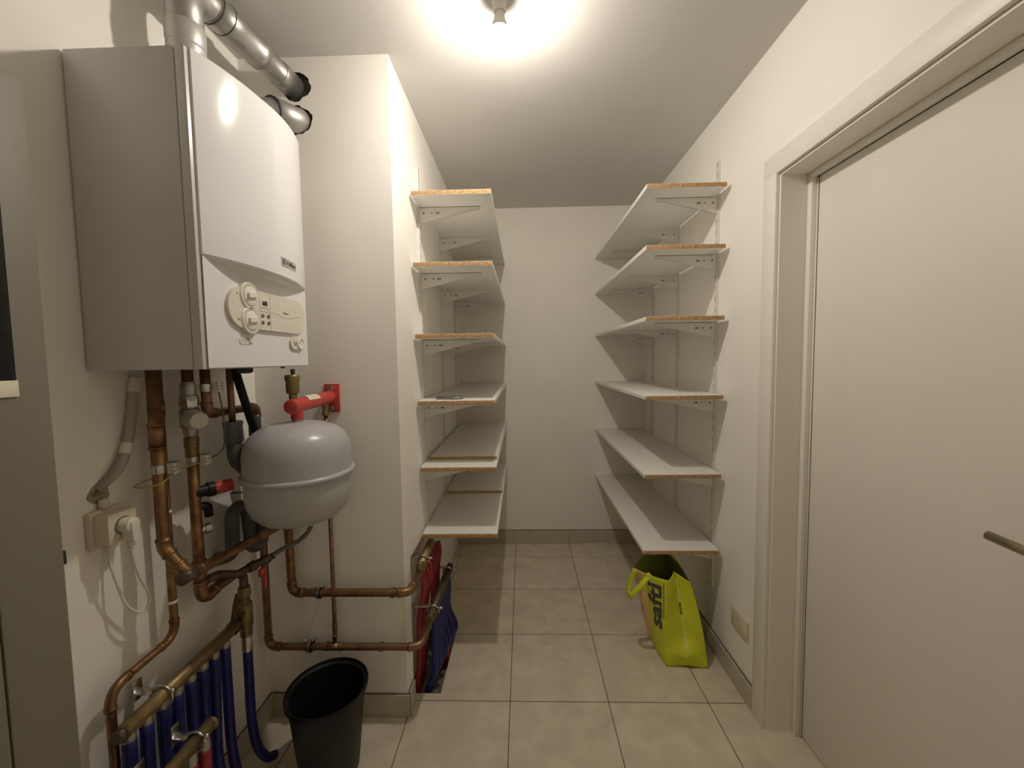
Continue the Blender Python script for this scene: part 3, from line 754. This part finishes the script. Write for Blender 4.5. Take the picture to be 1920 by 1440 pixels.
earth_clamp((-.93, 1.148, 1.335), (.75, .66, 0), 'steel earth clamp just under the boiler, above the beige valve cap', .0134)
w = obj('earth_wire', Tb(spline([(-.921, 1.019, 1.126), (-.930, .985, 1.10), (-.965, .965, 1.095), (-.985, .972, 1.10), (-.955, 1.0, 1.112), (-.925, 1.03, 1.118), (-.93, 1.07, 1.122), (-.925, 1.105, 1.122)], 6), .0022, 8), 'wire')
tag(w, 'yellow-green earth wire linking the clamps of the two thick copper pipes', 'wire', 'earth wires')
w = obj('earth_wire', Tb(spline([(-.905, 1.165, 1.32), (-.9, 1.17, 1.26), (-.9, 1.172, 1.19), (-.905, 1.165, 1.145), (-.925, 1.135, 1.125)], 6), .0022, 8), 'wire2')
tag(w, 'dark earth wire hanging from the clamp under the boiler to the middle pipe', 'wire', 'earth wires')

# ------------------------------------------------------------------ left manifolds
ML = thing('hose_manifold', 'long brass manifold on the left wall feeding a row of blue hoses', 'manifold', (-.94, 1.02, .53))
b = Tb([(-.945, .852, .543), (-.945, 1.215, .548)], .0165, 20); tube(b, [(-.935, .852, .558), (-.935, 1.215, .563)], .0165, 20)
obj('bar', b, 'mani', ML)
obj('end_plug', Lt([(0, -.006), (.014, -.006), (.0175, 0), (.0175, .014), (0, .014)], (-.94, .846, .55), (0, 1, 0), 24), 'darkmetal', ML)
b = bmesh.new(); lathe(b, [(0, 0), (.021, 0), (.023, .02), (.019, .03), (.019, .045), (0, .045)], (-.94, 1.205, .556), (0, 1, 0), 10)
lathe(b, [(0, -.03), (.012, -.03), (.014, .06), (.012, .09), (0, .09)], (-.945, 1.225, .56), (.0, .35, 1), 12); lathe(b, [(0, 0), (.013, 0), (.013, .05), (0, .05)], (-.92, 1.225, .60), (0, .5, -1), 10)
obj('end_valve', b, 'darkmetal', ML)
def manifold_bracket(root, c, dx, m='zinc', s=1.):
    c = V(c); b = bmesh.new()
    box(b, (c.x-dx-.003, c.y-.012, c.z-.008), (c.x-dx, c.y+.012, c.z+.045), .001); box(b, (c.x-dx, c.y-.012, c.z+.012), (c.x-.015, c.y+.012, c.z+.016), .001)
    tube(b, [c+V((math.cos(2*PI*k/20), 0, math.sin(2*PI*k/20)))*.0255*s for k in range(20)], .0035, 8, closed=True)
    tube(b, [c+V((.022, 0, .014)), c+V((.036, -.002, .02))], .0055, 10)
    return obj('mounting_bracket', b, m, root)
manifold_bracket(ML, (-.94, .955, .552), .06, s=1.15)
hose_ys = [.868, .912, .957, 1.0, 1.043, 1.086, 1.130, 1.174]
ords = ['first', 'second', 'third', 'fourth', 'fifth', 'sixth', 'seventh', 'eighth', 'ninth']
for k, y in enumerate(hose_ys):
    hz = thing('heating_hose', 'blue hose hanging from the left wall manifold, %s from its near end' % ords[k], 'hose', (-.94, y, 0), 'blue hoses on the left wall')
    dx = random.uniform(-.006, .006)
    obj('ferrule', Lt([(0, 0), (.012, 0), (.0145, -.008), (.0145, -.018), (0, -.018)], (-.94, y, .54), n=18), 'nick', hz)
    obj('tube', Tb(spline([(-.94, y, .524), (-.94, y+dx*.5, .40), (-.938+dx, y+dx, .2), (-.93+dx, y+.012, .06), (-.925+dx, y+.02, .001)], 6), .0143, 16), 'bluehose', hz)
M2 = thing('hose_manifold', 'lower brass manifold standing off the left wall at the bottom of the picture', 'manifold', (-.85, .8, .43))
b = Tb([(-.852, .69, .432), (-.852, .99, .432)], .0145, 20); tube(b, [(-.846, .69, .446), (-.846, .99, .446)], .0145, 20)
obj('bar', b, 'mani', M2); obj('end_plug', Lt([(0, 0), (.018, 0), (.018, .012), (.014, .016), (0, .016)], (-.849, .988, .439), (0, 1, 0), 10), 'mani', M2)
for y in (.945, .85): manifold_bracket(M2, (-.849, y, .44), .05)
for k, y in enumerate((.972, .93, .888)):
    hz = thing('heating_hose', 'red hose under the lower left manifold, %s from its far end' % ords[k], 'hose', (-.85, y, 0), 'red hoses on the left wall')
    obj('ferrule', Lt([(0, 0), (.012, 0), (.0145, -.012), (.0145, -.03), (0, -.03)], (-.85, y, .424), n=18), 'nick', hz)
    obj('tube', Tb(spline([(-.85, y, .396), (-.852, y, .3), (-.86, y, .12), (-.865, y, .001)], 6), .0145, 16), 'redhose', hz)

# ------------------------------------------------------------------ shaft manifolds
S1 = thing('hose_manifold', 'upper brass manifold on the shaft side under the lowest left shelf', 'manifold', (-.44, 1.8, .53))
obj('bar', Tb([(-.440, 1.615, .54), (-.452, 2.02, .54)], .0185, 20), 'mani', S1)
obj('end_valve', Lt([(0, 0), (.016, 0), (.018, .01), (.018, .02), (.02, .03), (.02, .05), (0, .05)], (-.436, 1.585, .535), (0, 1, .08), 16), 'brass', S1)
def saddle(root, c):
    c = V(c); b = bmesh.new()
    box(b, (RX, c.y-.011, c.z-.035), (RX+.003, c.y+.011, c.z+.05), .001); box(b, (RX, c.y-.011, c.z+.022), (c.x-.018, c.y+.011, c.z+.026), .001)
    pts = [c+V((math.cos(math.radians(t)), 0, math.sin(math.radians(t))))*.024 for t in range(-20, 205, 15)]
    tube(b, pts, .0035, 8); tube(b, [c+V((.02, 0, .012)), c+V((.04, 0, .014))], .0055, 10); tube(b, [c+V((-.01, 0, .024)), c+V((.012, 0, .024))], .005, 8)
    obj('mounting_bracket', b, 'zinc', root)
saddle(S1, (-.441, 1.67, .54)); saddle(S1, (-.451, 1.97, .54))
S2 = thing('hose_manifold', 'lower brass manifold on the shaft side with blue hoses curving to the floor', 'manifold', (-.39, 1.77, .36))
obj('bar', Tb([(-.391, 1.575, .350), (-.385, 1.955, .352)], .0185, 20), 'darkmetal', S2)
obj('near_coupling', Lt([(0, 0), (.016, 0), (.018, .01), (.018, .02), (.021, .03), (.021, .055), (0, .055)], (-.391, 1.562, .348), (0, 1, .05), 16), 'brass', S2)
obj('end_valve', Lt([(0, 0), (.02, 0), (.02, .012), (.016, .02), (.016, .035), (0, .035)], (-.385, 1.95, .352), (0, 1, 0), 10), 'rubber', S2)
saddle(S2, (-.390, 1.615, .352)); saddle(S2, (-.386, 1.925, .352))
for k in range(7):
    y = 1.626+k*.052; q = random.uniform(-.004, .004)
    hz = thing('heating_hose', 'blue hose curving from the low shaft manifold into the floor, %s from the near end' % ords[k], 'hose', (-.385, y, 0), 'blue hoses on the shaft')
    e = -.422 + .006*k
    obj('tube', Tb(spline([(-.389, y, .34), (-.388, y+.002, .26), (-.385+q, y, .16), (e+.03, y, .07), (e+.004, y, .0), (e-.012, y, -.048)], 7), .0138, 16), 'bluehose', hz)
for k in range(8):
    y = 1.652+k*.05 if k < 7 else 1.628
    hz = thing('heating_hose', 'red hose hanging from the upper shaft manifold, %s from the near end' % (ords[k+1] if k < 7 else ords[0]), 'hose', (-.43, y, 0), 'red hoses on the shaft')
    if k in (3, 4, 5): y = 1.6535+k*.052; low = [(-.436, y-.004, .22), (-.412, y, .11), (-.376, y, .04), (-.378, y, -.045)]
    else: low = [(-.452, y-.002, .3), (-.456, y, .14), (-.468, y+.004, .03), (-.474, y+.008, -.048)]
    obj('tube', Tb(spline([(-.441, y, .52), (-.430, y, .44)]+low, 7), .0108, 16), 'redhose', hz)

# ------------------------------------------------------------------ socket, plug, conduit
sb = thing('wall_socket', 'beige surface socket box with a plug in it on the left wall', 'socket', (XL, .92, 1.0))
obj('base_plate', B((XL+.0005, .878, .972), (XL+.016, .958, 1.062), .004), 'socket', sb)
obj('housing', B((XL+.014, .884, .984), (XL+.052, .954, 1.054), .004), 'socket', sb)
obj('conduit_entry', Tb([(XL+.012, .915, 1.06), (XL+.012, .915, 1.085)], .010, 16), 'socket', sb)
obj('well', Lt([(.021, .0), (.021, .002), (.018, .002), (.016, -.001), (0, -.001)], (XL+.0522, .919, 1.02), (1, 0, 0), 28), 'line', sb)
pl = thing('power_plug', 'off-white angled plug with looping cable in the beige wall socket', 'plug', (XL+.06, .919, .99))
b = Lt([(0, 0), (.0175, 0), (.0185, .006), (.0175, .024), (.012, .028), (0, .028)], (XL+.053, .919, 1.02), (1, 0, 0), 24)
prism(b, [(XL+.055, .908, 1.03), (XL+.055, .93, 1.03), (XL+.055, .926, .982), (XL+.055, .912, .982)], (.028, 0, 0))
obj('body', b, 'plug', pl)
b = bmesh.new(); tube(b, [(XL+.068, .919, .985), (XL+.068, .919, .962)], [.008, .0055], 14)
for q in range(4): tube(b, [(XL+.068, .919, .981-q*.005), (XL+.068, .919, .979-q*.005)], .0085-q*.0006, 14)
obj('strain_relief', b, 'plug', pl)
obj('cable', Tb(spline([(XL+.068, .919, .963), (XL+.066, .924, .93), (XL+.06, .94, .88), (XL+.055, .963, .83), (XL+.05, .975, .80), (XL+.045, .965, .778), (XL+.04, .945, .785), (XL+.035, .925, .82), (XL+.025, .917, .88), (XL+.012, .916, .94), (XL+.008, .92, .974)], 8), .0032, 10), 'plug', pl)
# corrugated conduit
cdp = spline([(XL+.014, 1.015, 1.372), (XL+.014, 1.005, 1.325), (XL+.016, .99, 1.25), (XL+.018, .968, 1.18), (XL+.014, .94, 1.135), (XL-.004, .915, 1.11)], 28)
rs = [.0125 if k % 2 else .0095 for k in range(len(cdp))]
for k in range(len(cdp)):
    if k < 26 or 70 < k < 84: rs[k] = .0118
cdt = thing('corrugated_conduit', 'beige corrugated conduit sticking out of the left wall above the socket', 'conduit', (XL+.01, .94, 1.11))
obj('tube', Tb(cdp, rs, 16), 'beige', cdt, ang=80)
obj('tape_sleeve', Tb(cdp[:24], .0132, 16), 'plug', cdt); obj('tape_band', Tb(cdp[72:84], .0132, 16), 'plug', cdt)
# plaster patch with dark gap around the conduit hole
bm = bmesh.new(); cx_, cz_ = .915, 1.108
pts = ragged(cx_, cz_, .024, 28, 5); bm.faces.new([bm.verts.new((XL+.0008, y, z-.01)) for y, z in pts])
ex = bmesh.ops.extrude_face_region(bm, geom=bm.faces[:]); bmesh.ops.translate(bm, vec=(.0012, 0, 0), verts=[v for v in ex['geom'] if isinstance(v, bmesh.types.BMVert)])
structure('trim_3', bm, mat('crumbly_plaster', (.33, .28, .19), 1., var=.6, scale=70, bump=.8, bscale=90))

# right wall outlet
ol = thing('wall_outlet', 'beige wall outlet low on the right wall by the door frame', 'socket', (XR, 1.635, .29))
obj('plate', B((XR-.009, 1.574, .247), (XR, 1.698, .331), .003), 'socket', ol)
obj('well', Lt([(.023, .0), (.023, -.0015), (.0205, -.0015), (.019, .004), (0, .004)], (XR-.009, 1.64, .289), (1, 0, 0), 32), 'socket', ol)
b = bmesh.new()
for y in (1.6305, 1.6495): lathe(b, [(0, -.0002), (.0026, -.0002), (.0026, .0015)], (XR-.0051, y, .289), (1, 0, 0), 12)
obj('pin_hole', b, 'hole', ol)
obj('earth_pin', Lt([(0, -.004), (.0024, -.004), (.0024, .004)], (XR-.006, 1.64, .300), (1, 0, 0), 12), 'zinc', ol)

# ------------------------------------------------------------------ meter cabinet
mc = thing('meter_cabinet', 'tall dark grey meter cabinet with a black window at the left edge', 'cabinet', (-.92, .4, 0))
obj('body', B((XL+.001, .12, 0), (-.826, .672, 1.882), .006), 'cab', mc)
obj('door', B((-.826, .582, .02), (-.821, .672, 1.876), .002), 'cab', mc)
obj('door', B((-.826, .125, .02), (-.821, .579, 1.876), .002), 'cab', mc)
obj('window', B((-.823, .20, 1.383), (-.8185, .626, 1.80), .001), 'cabwin', mc)
obj('label_strip', B((-.823, .20, 1.356), (-.818, .628, 1.3825), .001), 'label', mc)
obj('hinge', B((-.83, .671, 1.05), (-.822, .677, 1.075), .001), 'rubber', mc)

# ------------------------------------------------------------------ waste bin
bn = thing('waste_bin', 'black plastic waste bin standing on the tiles before the shaft', 'bin', (-.682, 1.287, 0))
h = .298
prof = [(0, .004), (.088, .004), (.118, h-.012), (.1265, h-.008), (.1285, h), (.1305, h), (.131, h-.010), (.1225, h-.016), (.1215, h-.02), (.094, .004), (.09, 0), (0, 0)]
obj('body', Lt(prof, (-.682, 1.287, 0), n=64), 'black', bn, ang=50)
obj('rim', Lt([(.1225, h-.012), (.132, h-.012), (.1328, h-.006), (.1315, h+.0015), (.1285, h+.0015)], (-.682, 1.287, 0), n=64), 'black', bn, ang=60)

# ------------------------------------------------------------------ shopping bag
bg = thing('shopping_bag', 'lime green printed shopping bag slumped open under the lowest right shelf', 'bag', (.72, 1.87, 0))
# corner columns: bottom, middle, top
P_ = {'n1': [(.638, 1.757, .003), (.638, 1.758, .2), (.640, 1.757, .404)],
      'n2': [(.818, 1.745, .003), (.792, 1.756, .2), (.740, 1.762, .396)],
      'f1': [(.618, 1.965, .003), (.566, 1.905, .2), (.507, 1.835, .424)],
      'f2': [(.80, 2.0, .003), (.77, 2.0, .2), (.70, 2.02, .455)]}
def quadr(p, t):
    a, m, c = [V(x) for x in p]; return a*(1-t)*(1-2*t)+m*4*t*(1-t)+c*t*(2*t-1)
def face_pt(u, t, A_, B2, bow, nrm, w=0):
    a = quadr(P_[A_], t); b2 = quadr(P_[B2], t); q = a+(b2-a)*u
    return q + V(nrm)*(bow*math.sin(PI*u)*(.35+.65*t)) + V(nrm)*w
def front(u, t, w=0): return face_pt(u, t, 'n1', 'f1', .012, (-.86, -.5, 0), w)       # u: 0 at the near corner
def gus(u, t, w=0):
    q = face_pt(u, t, 'n1', 'n2', 0, (0, -1, 0), w)
    fold = (1-abs(2*u-1))**1.3
    k = max(0., (t-.16)/.84)
    return q + V((0, .055*fold*k+.006*fold, .014*fold*k)) - V((0, .03*fold*max(0, 1-abs(t-.16)/.14), 0))
def surf(fn, nu, nt, mfn):
    bm = bmesh.new(); g_ = [[bm.verts.new(fn(i/nu, j/nt)) for j in range(nt+1)] for i in range(nu+1)]
    for i in range(nu):
        for j in range(nt):
            f = bm.faces.new((g_[i][j], g_[i+1][j], g_[i+1][j+1], g_[i][j+1])); f.material_index = mfn((i+.5)/nu, (j+.5)/nt)
    bmesh.ops.recalc_face_normals(bm, faces=bm.faces)
    return bm
def crumple(fn, seed, amp=.0028):
    rnd = random.Random(seed); ph = [rnd.uniform(0, 6) for _ in range(6)]
    return lambda u, t, w=0: fn(u, t, w) + V((amp*math.sin(9*t+4*u+ph[0])*math.sin(7*u+ph[1]), amp*math.sin(11*t+5*u+ph[2])*math.cos(6*u-3*t+ph[3]), 0))*(4*u*(1-u)*t*(1-t)*2)
frontc = crumple(front, 2, .0022); gusc = crumple(gus, 5, .005)
fp = obj('front_panel', surf(frontc, 40, 40, lambda u, t: 0 if u < .62 else (1 if u < .88 or t < .3 else 2)), ['lime', 'orange', 'pink'], bg, ang=60)
gp = obj('side_gusset', surf(gusc, 40, 40, lambda u, t: 0), 'lime', bg, ang=60)
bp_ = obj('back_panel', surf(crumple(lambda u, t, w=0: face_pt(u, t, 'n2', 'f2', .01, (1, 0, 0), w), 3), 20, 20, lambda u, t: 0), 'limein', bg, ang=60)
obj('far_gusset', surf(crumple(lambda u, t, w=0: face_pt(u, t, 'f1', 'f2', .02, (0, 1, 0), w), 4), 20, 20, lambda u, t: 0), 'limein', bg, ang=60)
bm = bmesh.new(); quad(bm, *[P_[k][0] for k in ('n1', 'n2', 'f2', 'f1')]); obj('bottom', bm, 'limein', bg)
for p_ in (fp, gp, bp_):
    sm_ = p_.modifiers.new('thickness', 'SOLIDIFY'); sm_.thickness = .0012; sm_.offset = 1 if p_ is bp_ else -1
# white seam, lettering, gusset print
def strip(fn, u0, u1, t0, t1, n=40, w=.002, along='t'):
    bm = bmesh.new(); prev = None
    for k in range(n+1):
        t = t0+(t1-t0)*k/n; q = [bm.verts.new(fn(u, t, w)) for u in (u0, u1)]
        if prev: bm.faces.new((prev[0], prev[1], q[1], q[0]))
        prev = q
    bmesh.ops.recalc_face_normals(bm, faces=bm.faces)
    return bm
obj('seam_line', strip(frontc, .615, .632, .34, .97), 'white', fp)
def bagtext(x, y, w): return frontc(.50-y/.215, .46+x/.405, .0008+w)      # text runs upward, tops to the far side
obj('lettering', text_bm('safti', lambda x, y, w: frontc(.16+y/.175, .39+x/.405, .0022+w), .215, .068, .03, .0006, shear=.0), 'ink', fp)
bm = bmesh.new(); rnd = random.Random(4); t = .55
while t < .95:
    q = rnd.uniform(.008, .016); b2 = strip(frontc, .075, .105, t, min(.95, t+q), 2)
    me_ = bpy.data.meshes.new('x'); b2.to_mesh(me_); b2.free(); bm.from_mesh(me_); bpy.data.meshes.remove(me_); t += q+rnd.uniform(.004, .01)
obj('small_print', bm, 'ink', fp)
bm = bmesh.new(); t = .2
while t < .93:
    q = rnd.uniform(.008, .016); mi = 1 if .55 < t < .68 else 0
    b2 = strip(gusc, .50 if mi == 0 else .49, .53 if mi == 0 else .55, t, t+q, 2)
    for f in b2.faces: f.material_index = mi
    me_ = bpy.data.meshes.new('x'); b2.to_mesh(me_); b2.free(); bm.from_mesh(me_); bpy.data.meshes.remove(me_); t += q+rnd.uniform(.004, .01)
obj('gusset_print', bm, ['white', 'ink'], gp)
def ribbon(pts, width, n):
    bm = bmesh.new(); prev = None; n = V(n).normalized(); sp_ = spline(pts, 8)
    for i, p in enumerate(sp_):
        t = (sp_[min(i+1, len(sp_)-1)]-sp_[max(i-1, 0)]).normalized(); w = n.cross(t).normalized()*width/2
        q = [bm.verts.new(p-w), bm.verts.new(p+w)]
        if prev: bm.faces.new((prev[0], prev[1], q[1], q[0]))
        prev = q
    return bm
hd = obj('carry_handle', ribbon([(.575, 1.80, .412), (.535, 1.79, .37), (.5, 1.80, .32), (.485, 1.82, .295), (.49, 1.84, .33), (.515, 1.83, .42)], .024, (-.86, -.5, 0)), 'lime', bg)
sm_ = hd.modifiers.new('thickness', 'SOLIDIFY'); sm_.thickness = .002
hd = obj('carry_handle', ribbon([(.73, 1.83, .42), (.715, 1.84, .445), (.70, 1.90, .455), (.70, 1.95, .45)], .022, (1, 0, .3)), 'lime', bg)
sm_ = hd.modifiers.new('thickness', 'SOLIDIFY'); sm_.thickness = .002

# ------------------------------------------------------------------ world and colour management
sc = bpy.context.scene
wd = bpy.data.worlds.new('world'); sc.world = wd; wd.use_nodes = True
wd.node_tree.nodes['Background'].inputs['Color'].default_value = (0, 0, 0, 1); wd.node_tree.nodes['Background'].inputs['Strength'].default_value = 0
vs_ = sc.view_settings
vs_.view_transform = 'Standard'; vs_.look = 'None'; vs_.gamma = 1; vs_.use_curve_mapping = False; vs_.exposure = -2.0
sc.cycles.use_denoising = True
sc.cycles.max_bounces = 10; sc.cycles.diffuse_bounces = 8
